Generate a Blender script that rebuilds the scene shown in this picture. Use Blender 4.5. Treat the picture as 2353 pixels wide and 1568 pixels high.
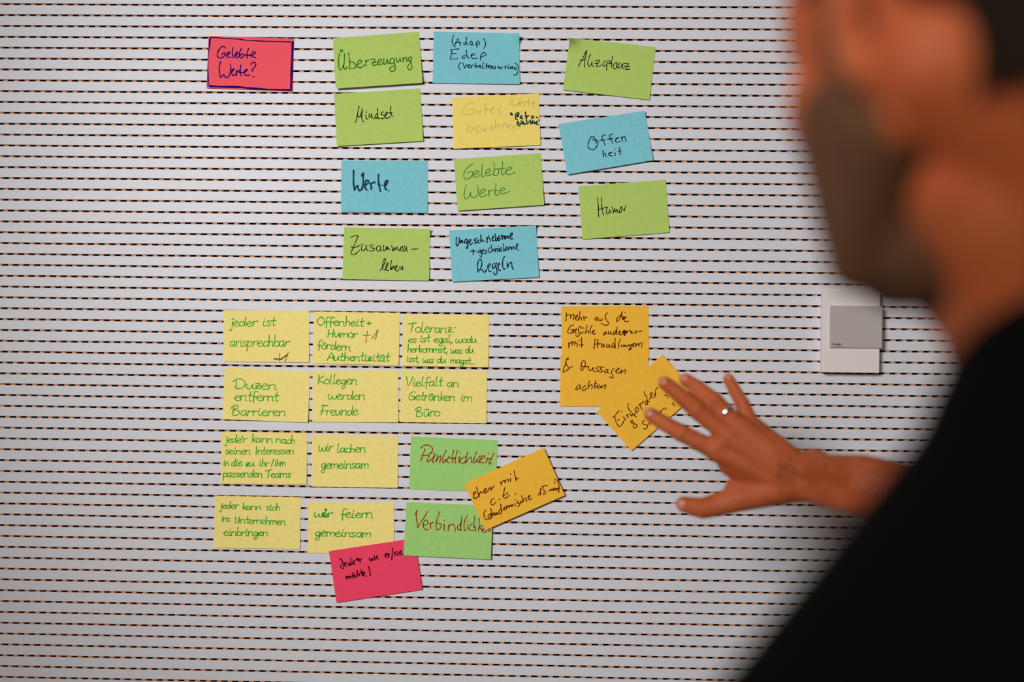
import bpy, bmesh, math, random
from mathutils import Vector, Matrix
import mathutils.noise as mn
random.seed(7)
S = bpy.context.scene
COL = S.collection
for o in list(bpy.data.objects): bpy.data.objects.remove(o)

# ------------------------------------------------------------------ camera
F = 2288.0; CX, CY = 1176.5, 784.0            # focal length and centre for a 2353x1568 frame
PITCH = 0.016                                  # groove pitch of the acoustic panel
KA, CK, CN, CD = 0.996942, 48.4793, 30.2642, 90.6174
rx, ry, rz = 2.21348e-3, 2.28149e-2, 1.17386e-2
ZC = 1.45
def rot():
    c, s = math.cos, math.sin
    X = Matrix(((1,0,0),(0,c(rx),-s(rx)),(0,s(rx),c(rx))))
    Y = Matrix(((c(ry),0,s(ry)),(0,1,0),(-s(ry),0,c(ry))))
    Z = Matrix(((c(rz),-s(rz),0),(s(rz),c(rz),0),(0,0,1)))
    return Z @ X @ Y
R3 = rot()
def w(v): return Vector((v[0], v[2], -v[1]))   # (right, down, forward) -> world
RIGHT, DOWN, FWD = w(R3[0]), w(R3[1]), w(R3[2])
CAMP = Vector((0, -CD*PITCH, ZC))
def ray(px, py): return RIGHT*((px-CX)/F) + DOWN*((py-CY)/F) + FWD
def P(px, py, z): return CAMP + ray(px, py)*z  # a point at depth z in front of the lens
def W(px, py, h=0.0):                          # a point on the wall (h in front of it)
    r = ray(px, py); t = (-h - CAMP.y)/r.y
    return CAMP + r*t
cam = bpy.data.cameras.new('camera'); co = bpy.data.objects.new('camera', cam); COL.objects.link(co)
cam.sensor_width = 36.0; cam.lens = F*36.0/2353.0
co.matrix_world = Matrix(((RIGHT.x,-DOWN.x,-FWD.x,CAMP.x),(RIGHT.y,-DOWN.y,-FWD.y,CAMP.y),(RIGHT.z,-DOWN.z,-FWD.z,CAMP.z),(0,0,0,1)))
cam.clip_start = 0.02
cam.dof.use_dof = True; cam.dof.focus_distance = 1.45; cam.dof.aperture_fstop = 1.3
S.camera = co
# ------------------------------------------------------------------ light
S.view_settings.view_transform = 'Standard'; S.view_settings.look = 'None'
S.view_settings.gamma = 1; S.view_settings.exposure = 0.15; S.view_settings.use_curve_mapping = False
wd = bpy.data.worlds.new('world'); S.world = wd; wd.use_nodes = True
wd.node_tree.nodes['Background'].inputs[0].default_value = (1, .95, .9, 1)
wd.node_tree.nodes['Background'].inputs[1].default_value = 0.05
def area(name, loc, rotn, sx, sy, power, col):
    l = bpy.data.lights.new(name, 'AREA'); l.shape = 'RECTANGLE'; l.size = sx; l.size_y = sy
    l.energy = power; l.color = col
    o = bpy.data.objects.new(name, l); o.location = loc; o.rotation_euler = rotn; COL.objects.link(o); return o
area('ceiling_lamp_rear', (-0.4, -2.9, 2.70), (0,0,0), 1.6, 1.2, 24, (1,.87,.76))
sp = bpy.data.lights.new('added_wash_spot', 'SPOT'); sp.energy = 345; sp.color = (.955,.98,1); sp.spot_size = math.radians(48); sp.spot_blend = 1; sp.shadow_soft_size = .42  # added wall wash, made this wide so the hand's shadow fades
spo = bpy.data.objects.new('added_wash_spot', sp); COL.objects.link(spo); spo.location = (-1.5,-2.95,2.40)
spo.rotation_euler = (Vector((.06,0,1.53))-spo.location).to_track_quat('-Z','Y').to_euler()

# ------------------------------------------------------------------ materials
def mat(name, col, rough=.6, noise=0, nscale=200, trans=0, metal=0, bump=0, bscale=400, spec=.3, sss=0, col2=None):
    m = bpy.data.materials.new(name); m.use_nodes = True; nt = m.node_tree; b = nt.nodes['Principled BSDF']
    b.inputs['Base Color'].default_value = (*col, 1); b.inputs['Roughness'].default_value = rough
    b.inputs['Metallic'].default_value = metal; b.inputs['Specular IOR Level'].default_value = spec
    tc = nt.nodes.new('ShaderNodeTexCoord')
    if noise or col2:
        n = nt.nodes.new('ShaderNodeTexNoise'); n.inputs['Scale'].default_value = nscale; n.inputs['Detail'].default_value = 3
        nt.links.new(tc.outputs['Object'], n.inputs['Vector'])
        r = nt.nodes.new('ShaderNodeValToRGB')
        r.color_ramp.elements[0].position = .35; r.color_ramp.elements[1].position = .65
        a = col2 or [c*(1-noise) for c in col]
        r.color_ramp.elements[0].color = (*a, 1); r.color_ramp.elements[1].color = (*[min(1, c*(1+noise)) for c in col], 1)
        nt.links.new(n.outputs['Fac'], r.inputs['Fac']); nt.links.new(r.outputs['Color'], b.inputs['Base Color'])
    if bump:
        n = nt.nodes.new('ShaderNodeTexNoise'); n.inputs['Scale'].default_value = bscale
        nt.links.new(tc.outputs['Object'], n.inputs['Vector'])
        bp = nt.nodes.new('ShaderNodeBump'); bp.inputs['Strength'].default_value = bump; bp.inputs['Distance'].default_value = .0005
        nt.links.new(n.outputs['Fac'], bp.inputs['Height']); nt.links.new(bp.outputs['Normal'], b.inputs['Normal'])
    if sss:
        b.inputs['Subsurface Weight'].default_value = sss; b.inputs['Subsurface Radius'].default_value = (1,.3,.15); b.inputs['Subsurface Scale'].default_value = .006
    if trans:
        t = nt.nodes.new('ShaderNodeBsdfTranslucent'); t.inputs[0].default_value = (*col, 1)
        mx = nt.nodes.new('ShaderNodeMixShader'); mx.inputs[0].default_value = trans
        nt.links.new(b.outputs[0], mx.inputs[1]); nt.links.new(t.outputs[0], mx.inputs[2])
        nt.links.new(mx.outputs[0], nt.nodes['Material Output'].inputs[0])
    return m
def sr(r, g, b): return tuple(((c/255)/12.92 if c/255 <= .04045 else ((c/255+.055)/1.055)**2.4) for c in (r, g, b))
M = {}
M['white'] = mat('white_laminate', sr(213,212,217), .45, noise=.015, nscale=60, bump=.04, bscale=900)
M['mdf'] = mat('mdf_core', sr(206,148,106), .85, noise=.12, nscale=500)
M['black'] = mat('black_felt', (.002,.002,.003), .95, spec=0)
M['room'] = mat('room_paint', sr(205,196,188), .8, noise=.02, nscale=20)
M['floor'] = mat('floor_carpet', sr(95,88,82), .95, noise=.2, nscale=300)
PAPER = dict(rough=.75, noise=.03, nscale=180, trans=.12, bump=.08, bscale=700, spec=.15)
M['p_pink'] = mat('paper_coral', sr(255,92,104), **PAPER)
M['p_magenta'] = mat('paper_magenta', sr(255,72,106), **PAPER)
M['p_green'] = mat('paper_lime', sr(186,212,108), **PAPER)
M['p_green2'] = mat('paper_green', sr(168,218,124), **PAPER)
M['p_blue'] = mat('paper_blue', sr(132,206,216), **PAPER)
M['p_yellow'] = mat('paper_yellow', sr(253,232,140), **PAPER)
M['p_yellow2'] = mat('paper_warm_yellow', sr(250,224,116), **PAPER)
M['p_orange'] = mat('paper_orange', sr(255,193,62), **PAPER)
INK = dict(rough=.8, spec=.04)
M['i_navy'] = mat('ink_navy', sr(30,0,100), **INK)
M['i_dgreen'] = mat('ink_dark_green', sr(30,105,15), **INK)
M['i_mgreen'] = mat('ink_mid_green', sr(75,130,55), **INK)
M['i_black'] = mat('ink_black', sr(14,20,18), **INK)
M['i_blue'] = mat('ink_blue_black', sr(8,32,52), **INK)
M['i_wide'] = mat('ink_petrol', sr(28,62,80), **INK)
M['i_teal'] = mat('ink_teal', sr(4,52,64), **INK)
M['i_faint'] = mat('ink_faded', sr(205,178,98), **INK)
M['i_green'] = mat('ink_green', sr(26,156,36), **INK)
M['i_brown'] = mat('ink_brown', sr(84,26,4), **INK)
M['i_brown2'] = mat('ink_light_brown', sr(120,68,38), **INK)
M['i_red'] = mat('ink_red_brown', sr(154,46,12), **INK)
M['i_maroon'] = mat('ink_dark_maroon', sr(48,0,20), **INK)
M['grey'] = mat('grey_plastic', sr(180,170,166), .5, bump=.05, bscale=1500)
M['plastic'] = mat('warm_white_plastic', sr(228,216,211), .5)
M['print'] = mat('dark_print', sr(45,40,50), .6)
M['skin'] = mat('skin', (.43,.100,.031), .6, nscale=22, col2=(.36,.068,.019), sss=.10, bump=.35, bscale=160, spec=.2)
M['nail'] = mat('fingernail', (.50,.17,.10), .35)
M['hair'] = mat('dark_hair', (.012,.007,.004), .85, noise=.4, nscale=300, bump=.6, bscale=300, spec=.08)
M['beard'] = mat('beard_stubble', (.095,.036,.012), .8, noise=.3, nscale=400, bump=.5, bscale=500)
M['armhair'] = mat('arm_hair', (.16,.05,.015), .6)
M['shirt'] = mat('black_cotton', (.0018,.0018,.0018), .9, spec=.05, bump=.2, bscale=900)
M['trouser'] = mat('dark_denim', (.012,.016,.03), .9, noise=.2, nscale=500)
M['shoe'] = mat('black_leather', (.01,.01,.01), .4)
M['metal'] = mat('silver_ring', (.85,.80,.72), .18, metal=1)
M['eye'] = mat('eye_white', (.7,.68,.65), .2)
M['lamp'] = mat('lamp_frame', (.8,.8,.8), .4)

# ------------------------------------------------------------------ helpers
def tag(o, label=None, cat=None, group=None, kind=None):
    if label: o['label'] = label
    if cat: o['category'] = cat
    if group: o['group'] = group
    if kind: o['kind'] = kind
    return o
def obj(name, me, parent=None, smooth=False):
    o = bpy.data.objects.new(name, me); COL.objects.link(o)
    if parent: o.parent = parent; o.matrix_parent_inverse = Matrix.Identity(4)
    if smooth:
        for p in me.polygons: p.use_smooth = True
    return o
def mesh(name, vs, fs, mats, mi=None):
    me = bpy.data.meshes.new(name); me.from_pydata([tuple(v) for v in vs], [], fs)
    for m in (mats if isinstance(mats, (list, tuple)) else [mats]): me.materials.append(m)
    if mi: me.polygons.foreach_set('material_index', mi)
    me.update(); return me
def empty(name, loc=(0,0,0)):
    o = bpy.data.objects.new(name, None); o.location = loc; COL.objects.link(o); o.empty_display_size = .05; return o
def box(x0,x1,y0,y1,z0,z1):
    v = [(x0,y0,z0),(x1,y0,z0),(x1,y1,z0),(x0,y1,z0),(x0,y0,z1),(x1,y0,z1),(x1,y1,z1),(x0,y1,z1)]
    f = [(0,3,2,1),(4,5,6,7),(0,1,5,4),(1,2,6,5),(2,3,7,6),(3,0,4,7)]
    return v, f
def bevel_box(x0,x1,y0,y1,z0,z1,r,m,name='b'):
    bm = bmesh.new(); v, f = box(x0,x1,y0,y1,z0,z1)
    vs = [bm.verts.new(a) for a in v]; [bm.faces.new([vs[i] for i in q]) for q in f]
    bmesh.ops.bevel(bm, geom=list(bm.edges), offset=r, segments=2, affect='EDGES', profile=.6)
    me = bpy.data.meshes.new(name); bm.to_mesh(me); bm.free(); me.materials.append(m); return me

# ------------------------------------------------------------------ room
XL, XR, YB, ZT = -2.2, 2.6, -4.2, 2.80
SLAT_T, GAP = 0.0016, 0.0027
def zrow(n): return ZC + (CN-n)*PITCH
n0, n1 = math.ceil(CN-(ZT-ZC)/PITCH), math.floor(CN+ZC/PITCH)-1
# core board with slots: a lattice of bars (behind the slats) and bridges (crossing the grooves)
vs, fs = [], []
def addbox(*a, skip=()):
    v, f = box(*a); b = len(vs); vs.extend(v); fs.extend([tuple(b+i for i in q) for k, q in enumerate(f) if k not in skip])
WX0, WX1 = -1.9, 2.2
for n in range(n0, n1+1):
    zt = zrow(n)
    addbox(WX0, WX1, SLAT_T+.0001, .014, zt-PITCH+.0052, zt-.0052)
    if n % 2 == 0: off = 0.0
    else: off = .5
    off += -.06 if n < 10 else .07 if n < 29 else .12 if n < 34 else -.05
    kk = int(((WX0/PITCH)+CK)/KA)+1
    while True:
        xc = ((kk+off)*KA-CK)*PITCH + .0003*mn.noise((n*1.7, kk//60, 0))
        if xc > WX1-.01: break
        if xc > WX0+.005: addbox(xc-.0033, xc+.0033, SLAT_T+.0002, .014, zt-.0053, zt+.0053, skip=(0,1,4))
        kk += 1
wall = obj('wall_back', mesh('wall_back', vs, fs, M['mdf'])); tag(wall, 'brown fibreboard core of the grooved acoustic wall panel', kind='structure')
v, f = box(WX0, WX1, .0142, .03, 0, ZT); obj('backing_felt', mesh('backing_felt', v, f, M['black']), wall)
# slats: white face, brown cut edges, tiny arris
h = PITCH/2-GAP/2; r = .0002
v = [(WX0,SLAT_T,-h),(WX1,SLAT_T,-h),(WX1,r,-h),(WX0,r,-h),(WX0,0,-h+r),(WX1,0,-h+r),(WX1,0,h-r),(WX0,0,h-r),(WX0,r,h),(WX1,r,h),(WX1,SLAT_T,h),(WX0,SLAT_T,h)]
f = [(0,3,2,1),(3,4,5,2),(4,7,6,5),(7,8,9,6),(8,11,10,9),(0,1,10,11),(0,11,8,7,4,3),(1,2,5,6,9,10)]
slat_me = mesh('slat', v, f, [M['white'], M['mdf']], [1,0,0,0,1,1,0,0])
for n in range(n0, n1):
    s = obj('slat', slat_me, wall); s.location = (0, 0, zrow(n+.5))
def struct(name, a, m):
    v, f = box(*a); return tag(obj(name, mesh(name, v, f, m)), kind='structure')
struct('floor', (XL,XR,YB,.03,-.05,0), M['floor'])
struct('ceiling', (XL,XR,YB,.03,ZT,ZT+.05), M['room'])
struct('wall_left', (XL-.05,XL,YB,.03,0,ZT), M['room'])
struct('wall_right', (XR,XR+.05,YB,.03,0,ZT), M['room'])
struct('wall_front', (XL,XR,YB-.05,YB,0,ZT), M['room'])
struct('trim_1', (XL,WX0,-.001,.03,0,ZT), M['room']); struct('trim_2', (WX1,XR,-.001,.03,0,ZT), M['room'])

# ------------------------------------------------------------------ stroke lettering
def catmull(pts, n=4):
    if len(pts) < 3: return pts
    out = []
    for i in range(len(pts)-1):
        p0 = pts[max(i-1,0)]; p1 = pts[i]; p2 = pts[i+1]; p3 = pts[min(i+2,len(pts)-1)]
        for k in range(n):
            t = k/n
            out.append(tuple(.5*((2*p1[j])+(-p0[j]+p2[j])*t+(2*p0[j]-5*p1[j]+4*p2[j]-p3[j])*t*t+(-p0[j]+3*p1[j]-3*p2[j]+p3[j])*t**3) for j in (0,1)))
    out.append(pts[-1]); return out
def ribbon(pts, wd, vs, fs, lift):
    """flat pen stroke in note (pixel) space; lift maps a pixel to a point on the paper"""
    pts = catmull(pts)
    wd *= 1.06
    q = [pts[0]]
    for p in pts[1:]:
        if math.hypot(p[0]-q[-1][0], p[1]-q[-1][1]) > .12: q.append(p)
    if len(q) == 1: q.append((q[0][0]+.3, q[0][1]+.1))
    n = len(q); hw = wd/2; L, Rr = [], []
    for i, p in enumerate(q):
        a = q[max(i-1,0)]; b = q[min(i+1,n-1)]
        dx, dy = b[0]-a[0], b[1]-a[1]; d = math.hypot(dx, dy) or 1; dx/=d; dy/=d
        ww = hw*(.86+.14*math.cos(i*.9))
        L.append((p[0]-dy*ww, p[1]+dx*ww)); Rr.append((p[0]+dy*ww, p[1]-dx*ww))
    b = len(vs)
    for i in range(n): vs.append(lift(*L[i])); vs.append(lift(*Rr[i]))
    for i in range(n-1): fs.append((b+2*i, b+2*i+1, b+2*i+3, b+2*i+2))
    for c, sgn in ((q[0],-1),(q[-1],1)):
        k = 0 if sgn < 0 else n-1
        ang = math.atan2(L[k][1]-c[1], L[k][0]-c[0]); ring = []; rr = math.hypot(L[k][0]-c[0], L[k][1]-c[1])
        for j in range(6):
            a = ang - sgn*math.pi*j/5
            ring.append(len(vs)); vs.append(lift(c[0]+rr*math.cos(a), c[1]+rr*math.sin(a)))
        fs.append(tuple(ring))
    return
G = {
'a':(11,"8,9 5,10 1,8 0,4 2,0 5,1 8,6/8,10 8,3 9,0 11,0"),'b':(10,"1,20 1,10 0,1/1,6 4,9 8,8 9,4 6,0 1,1"),
'c':(9,"8,8 5,10 1,7 0,3 3,0 7,1 9,3"),'d':(11,"8,7 5,10 1,8 0,3 3,0 6,2 8,7 9,19/9,15 8,5 10,0"),
'e':(10,"0,5 5,6 8,8 6,10 3,10 0,6 1,2 4,0 8,1 10,3"),'f':(8,"9,17 6,19 3,16 3,8 3,-5/0,7 7,8"),
'g':(10,"8,9 4,10 1,7 1,3 4,1 7,4 8,9 8,0 7,-7 4,-9 1,-7 3,-3 9,1"),'h':(10,"1,20 1,0/1,6 4,9 7,8 8,0"),
'i':(6,"2,10 1,3 3,0 6,1/2,14 3,15"),'j':(5,"3,10 3,-4 1,-8 -2,-6/2,14 5,14"),
'k':(9,"1,20 1,0/8,10 1,5/2,5 9,0"),'l':(6,"2,20 1,4 3,0 6,1"),
'm':(15,"0,10 0,0/0,6 3,10 6,8 6,0/6,6 10,10 13,8 13,0"),'n':(11,"0,10 0,0/0,6 4,10 8,8 8,1 10,0"),
'o':(10,"5,10 1,8 0,3 4,0 8,2 9,7 5,10"),'p':(10,"1,10 0,-9/0,7 4,10 8,8 7,2 4,0 0,2"),
'r':(8,"1,10 0,0/0,5 3,9 8,10"),'s':(9,"8,9 4,10 1,8 4,5 7,3 5,0 0,1"),
't':(8,"4,18 3,4 4,0 7,1/0,10 8,11"),'u':(11,"0,10 0,3 3,0 6,3 8,10 8,3 11,0"),
'w':(15,"1,11 0,4 3,0 6,3 7,8 8,2 11,0 14,4 13,10"),'z':(9,"0,9 7,10 1,1/1,5 7,6/1,1 8,1"),
'v':(9,"0,10 4,0 8,10"),
'ä':(11,"8,9 5,10 1,8 0,4 2,0 5,1 8,6/8,10 8,3 9,0 11,0/1,14 8,14"),'ö':(10,"5,10 1,8 0,3 4,0 8,2 9,7 5,10/1,14 8,14"),
'ü':(11,"0,10 0,3 3,0 6,3 8,10 8,3 11,0/1,14 8,14"),
'O':(13,"7,18 2,15 0,8 3,1 8,0 12,5 12,12 7,18"),'H':(13,"1,18 0,0/10,19 9,0/0,8 10,9"),
'A':(14,"0,0 8,20 13,0/3,7 13,7"),'T':(13,"0,17 14,20/8,18 6,0"),
'D':(17,"3,18 4,1/-1,15 4,20 10,20 15,13 14,4 8,0 3,1 1,5"),
'B':(14,"2,17 1,0/-2,14 2,20 8,19 8,14 2,11 9,9 12,5 8,0 2,-1"),
'K':(12,"1,19 0,0/10,18 1,9 11,1"),'F':(11,"4,17 1,0/1,19 13,18/0,8 9,9"),'V':(13,"0,20 5,1 12,20"),
'G':(14,"12,17 8,19 2,13 0,6 3,0 8,1 12,6/5,8 12,8 11,0"),'I':(6,"2,19 1,0"),
'U':(13,"1,18 0,4 3,0 7,3 9,18 9,5 11,0"),'S':(10,"9,16 5,18 1,14 5,9 9,5 5,0 0,3"),
'E':(10,"9,18 2,18 0,0 8,0/1,9 7,9"),'+':(12,"5,11 6,1/0,6 11,6"),',':(5,"3,2 0,-4"),':':(6,"2,1 2,2/4,9 4,10"),'.':(4,"1,0 1.5,.5"),
"'":(3,"1,16 0,10"),'/':(5,"4,17 -1,-1"),
}
def word(text, x0, y0, x1, y1, xh):
    """returns strokes (zoom units) for a word between two baseline points"""
    tot = sum(G[c][0] for c in text)-1.2; out = []; cur = 0
    dx, dy = (x1-x0)/tot, (y1-y0)/tot
    for c in text:
        adv, s = G[c]; jx, jy, js = random.uniform(-.4,.4), random.uniform(-.5,.5), random.uniform(.93,1.08)
        for st in s.split('/'):
            pts = []
            for p in st.split():
                a, b = map(float, p.split(',')); b = b*js+jy
                u = cur+a+jx+b*.06
                pts.append((x0+dx*u, y0+dy*u-b/10*xh))
            out.append(pts)
        cur += adv
    return out
def tr(s):
    out = []
    for st in s.split('/'):
        n = list(map(float, st.split())); out.append(list(zip(n[::2], n[1::2])))
    return out

Z0 = 9.05
def note(corners, m, h0, texts, label, cat='sticky note', lift=.0015, curl=None, group=None, bow=.0002):
    """corners TL TR BR BL in photo pixels -> a thin curved sheet on the wall; texts = [(ink, width, (ox,oy,scale), strokes, name)]"""
    tl, trr, br, bl = corners
    def sheet(u, v):                     # height in front of the wall
        z = h0 + lift*(v**2.2) + bow*math.sin(math.pi*u)*math.sin(math.pi*v)
        if curl:
            for (cu, cv, amt, rad) in curl:
                d = math.hypot((u-cu)*1.65, v-cv)
                if d < rad: z += amt*(1-d/rad)**2
        return z
    def pos(u, v, e=0):
        x = (tl[0]*(1-u)+trr[0]*u)*(1-v)+(bl[0]*(1-u)+br[0]*u)*v
        y = (tl[1]*(1-u)+trr[1]*u)*(1-v)+(bl[1]*(1-u)+br[1]*u)*v
        return W(x, y, sheet(u, v)+e)
    base = pos(.5, .5); base.y = 0
    nx, ny = 18, 12; T = .00012; vs, fs = [], []
    for e in (0, -T):
        for j in range(ny+1):
            for i in range(nx+1): vs.append(pos(i/nx, j/ny, e)-base)
    N = (nx+1)*(ny+1)
    for j in range(ny):
        for i in range(nx):
            a = j*(nx+1)+i; fs.append((a, a+nx+1, a+nx+2, a+1)); fs.append((N+a, N+a+1, N+a+nx+2, N+a+nx+1))
    rim = [i for i in range(nx+1)]+[(j)*(nx+1)+nx for j in range(1,ny+1)]+[ny*(nx+1)+i for i in range(nx-1,-1,-1)]+[j*(nx+1) for j in range(ny-1,0,-1)]
    for k in range(len(rim)):
        a, b = rim[k], rim[(k+1)%len(rim)]; q = len(vs); vs += [vs[a], vs[b], vs[N+b], vs[N+a]]; fs.append((q, q+1, q+2, q+3))
    o = obj('sticky_note', mesh('sticky_note', vs, fs, m), smooth=True); o.location = base
    gname = {'paper_yellow':'yellow notes with green handwriting','paper_lime':'lime green notes in the upper cluster','paper_blue':'blue notes in the upper cluster','paper_orange':'orange notes with brown handwriting','paper_green':'green notes with red-brown writing'}.get(m.name)
    tag(o, label, cat, group or gname)
    # invert the bilinear map by Newton steps to find (u,v) of a pixel
    ax, ay = trr[0]-tl[0], trr[1]-tl[1]; bx, by = bl[0]-tl[0], bl[1]-tl[1]; det = ax*by-ay*bx
    cx_, cy_ = br[0]-trr[0]-bl[0]+tl[0], br[1]-trr[1]-bl[1]+tl[1]
    def uv(x, y):
        u = v = .5
        for _ in range(3):
            ex, ey = x-tl[0]-cx_*u*v, y-tl[1]-cy_*u*v
            u = (ex*by-ey*bx)/det; v = (ax*ey-ay*ex)/det
        return u, v
    def lf(x, y):
        u, v = uv(x, y); u = min(max(u,.002),.998); v = min(max(v,.002),.998)
        return pos(u, v, .00008)-base
    for t in texts:
        ink, wdt, (ox, oy, sc), strokes, nm = t
        vs, fs = [], []
        for st in strokes:
            ww = wdt
            if isinstance(st, dict): ww = st['w']; st = st['p']
            ribbon([(ox+x/sc, oy+y/sc) for x, y in st], ww/sc, vs, fs, lf)
        hw = obj(nm, mesh(nm, vs, fs, M[ink]), o)
    return o
def thick(s, wv): return [dict(p=p, w=wv) for p in tr(s)]

# --- top cluster
note([(479.3,82.7),(676,88.7),(671.6,209.2),(474.4,202.5)], M['p_pink'], .0004, [
 ('i_navy', 27, (460,60,Z0), thick("215 240 380 240 480 255 830 275 920 292 1140 305 1400 318 1940 330", 24)+thick("200 262 196 400",36)+thick("196 380 170 560 155 760 165 1000 165 1235",25)+thick("1925 355 1910 700 1900 1000 1888 1290",48)+thick("200 1248 400 1262 800 1268 1000 1290 1300 1312 1600 1330 1905 1330",44), 'marker_frame'),
 ('i_navy', 26, (460,60,Z0), tr("525 455 500 425 455 430 400 480 360 560 362 630 405 665 460 655 505 620 520 570 500 555 450 590/550 610 600 580 615 545 590 540 555 590 565 640 600 655 635 645/680 450 668 540 672 600 688 660/722 630 775 580 785 540 760 545 722 610 740 650 790 650 830 600/850 475 818 560 815 620 850 665 890 640 910 600 880 580 835 600/1003 468 975 560 970 620 978 670/935 605 1040 600/1035 620 1110 595 1145 550 1120 530 1075 570 1070 620 1110 645 1155 655/425 740 400 850 398 950 415 1040 435 1070 470 1020 490 1010 510 1040 545 1080 600 1030 630 930 640 860 625 805/650 960 690 920 705 890 680 895 650 960 665 1010 700 1030 735 1000/760 920 755 1030/757 985 785 935 825 920 820 950/842 810 835 900 835 980 860 1040/815 970 905 960/905 965 960 935 980 905 950 905 915 970 935 1015 975 1032 1025 1015/1055 805 1080 765 1130 755 1155 790 1135 850 1085 900 1085 940/1098 1050 1112 1058"), 'handwriting')],
 'coral pink sticky note with a navy marker frame, left of the lime notes')
note([(764.9,87.6),(962.7,72.7),(971,190.4),(771.5,203.6)], M['p_green'], .0004, [
 ('i_dgreen', 22, (750,60,Z0), tr("268 570 258 680 255 800 270 890 295 915 340 850 370 740 374 575/370 760 362 850 375 895 405 890 435 840/290 490 300 540/328 490 335 535/460 562 475 650 485 780 478 895/485 760 540 740 595 790 608 840 570 880 500 885/640 800 710 770 735 720 700 705 650 750 635 820 660 860 710 862 760 840 790 800/825 830 818 760 820 710/822 760 850 715 885 710/920 695 975 680 1010 700 985 740 950 775/945 765 1035 750/950 790 985 825 1030 805 1070 790/1070 770 1125 745 1150 700 1120 685 1080 720 1068 780 1095 810 1140 800 1185 760/1195 680 1195 760 1210 800 1245 760 1270 685/1270 690 1272 750 1295 780 1325 760/1410 690 1370 670 1325 710 1320 765 1360 785 1405 750 1415 690 1410 760 1430 850 1420 920 1375 945 1325 920 1315 880 1360 850 1430 820/1455 665 1460 720 1485 750 1520 715 1535 660 1540 720 1570 745/1592 655 1600 740/1595 700 1640 650 1665 665 1670 730 1700 720/1770 655 1740 640 1705 680 1710 725 1745 720 1770 670 1770 650 1755 740 1775 810 1775 870 1735 910 1695 885 1690 840 1730 790 1765 740"), 'handwriting')],
 'lime green sticky note reading Überzeugung in dark green marker', lift=.006)
note([(996.6,72.4),(1193.3,76.6),(1194.4,193.9),(994.1,190.9)], M['p_blue'], .0004, [
 ('i_blue', 20, (980,60,Z0), tr("565 200 540 250 535 330 560 400 600 430/595 385 645 270 655 275 690 350 708 405/600 345 715 340/825 345 790 345 775 375 795 390 830 365/832 240 830 340 858 388/945 320 915 320 900 355 915 390 945 385 950 330 955 370 970 400/1025 345 1045 400 1052 445/1035 400 1045 340 1075 315 1108 350 1085 380 1045 380/1185 258 1225 330 1225 400 1190 465/495 498 600 480 675 475/528 515 515 600 505 685 645 675/525 575 620 572/805 610 765 620 742 650 765 670 805 655 830 620/832 505 838 600 880 668/930 625 985 600 995 582 960 575 925 620 945 665 1000 680 1050 665/1140 590 1115 705/1125 640 1155 570 1200 550 1240 590 1200 620 1135 640/705 758 675 810 672 870 710 912/755 768 775 820 795 875 815 830 850 800/855 835 895 820 905 800 875 810 860 840 880 865 910 855/930 870 935 820/935 845 955 815 985 812/1020 762 1012 820 1010 865/1015 840 1035 815 1050 865/1115 815 1085 820 1080 850 1105 855 1120 820 1128 878/1185 765 1165 820 1165 870 1210 875/1250 775 1248 880/1235 830 1275 825/1285 850 1315 835 1315 815 1285 835 1295 870 1330 870/1345 830 1350 885/1350 850 1375 830 1385 885/1435 830 1415 845 1440 870 1420 888 1395 890/1490 830 1500 880 1525 850 1545 895 1580 840/1630 855 1655 845 1650 825 1630 860 1645 890/1690 840 1700 885/1708 800 1710 806/1760 840 1730 850 1755 880 1720 890/1775 870 1800 850 1790 840 1772 875 1790 895/1825 860 1825 900/1830 880 1860 868 1860 915/1840 772 1890 810 1910 880 1890 980 1850 1020 1815 1015"), 'handwriting')],
 'blue sticky note reading Edep between brackets, top right corner curled', curl=[(1,0,.012,.35)], lift=.002)
note([(1309.3,87.1),(1507,108.1),(1492.2,229.7),(1293.5,206.5)], M['p_green'], .0004, [
 ('i_black', 19, (1280,70,Z0), tr("445 740 520 610 600 440 618 425 590 560 570 680 572 770/480 615 500 625 590 600/695 495 650 610 640 700 660 750 700 720 730 650/725 680 730 730 760 750/795 635 875 615 880 640 840 690/790 690 850 685/850 690 820 730 840 755 915 725/1000 630 955 690 950 725 975 745 1010 720/1035 680 1030 830/1030 720 1040 660 1070 628 1100 640 1100 680 1060 695/1155 540 1135 640 1128 730 1130 770/1085 685 1140 680/1240 665 1190 690 1165 750 1180 795 1220 795 1245 740 1250 670 1245 740 1265 790/1300 680 1280 740 1290 780 1330 760 1360 690/1365 700 1360 750 1375 800/1390 690 1475 690 1480 705 1420 790/1400 745 1510 750/1425 790 1430 810 1515 805"), 'handwriting')],
 'lime green sticky note reading Akzeptanz, tilted clockwise, top left corner curled', curl=[(0,0,.014,.28)], lift=.002)
note([(767.7,216),(965.7,203),(972.7,323.9),(773.8,335.9)], M['p_green'], .0004, [
 ('i_black', 21, (750,190,Z0), tr("680 490 655 600 640 700 605 830/650 680 675 715 710 690 745 550/745 550 738 650 735 740 755 795 780 812/825 675 820 720 840 755 865 762/825 618 840 610/895 645 885 700 900 725 930 700 945 640/942 650 945 720 980 748/1055 650 1020 680 1010 735 1035 750 1060 700 1065 540/1062 640 1065 700 1085 745 1115 755/1185 610 1150 620 1140 660 1200 680 1215 715 1170 750 1130 735/1225 690 1270 640 1265 615 1235 640 1220 720 1250 740 1300 730 1330 700/1340 495 1335 600 1345 660 1385 705/1310 630 1365 628"), 'handwriting')],
 'lime green sticky note reading Mindset in black', lift=.003)
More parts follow.
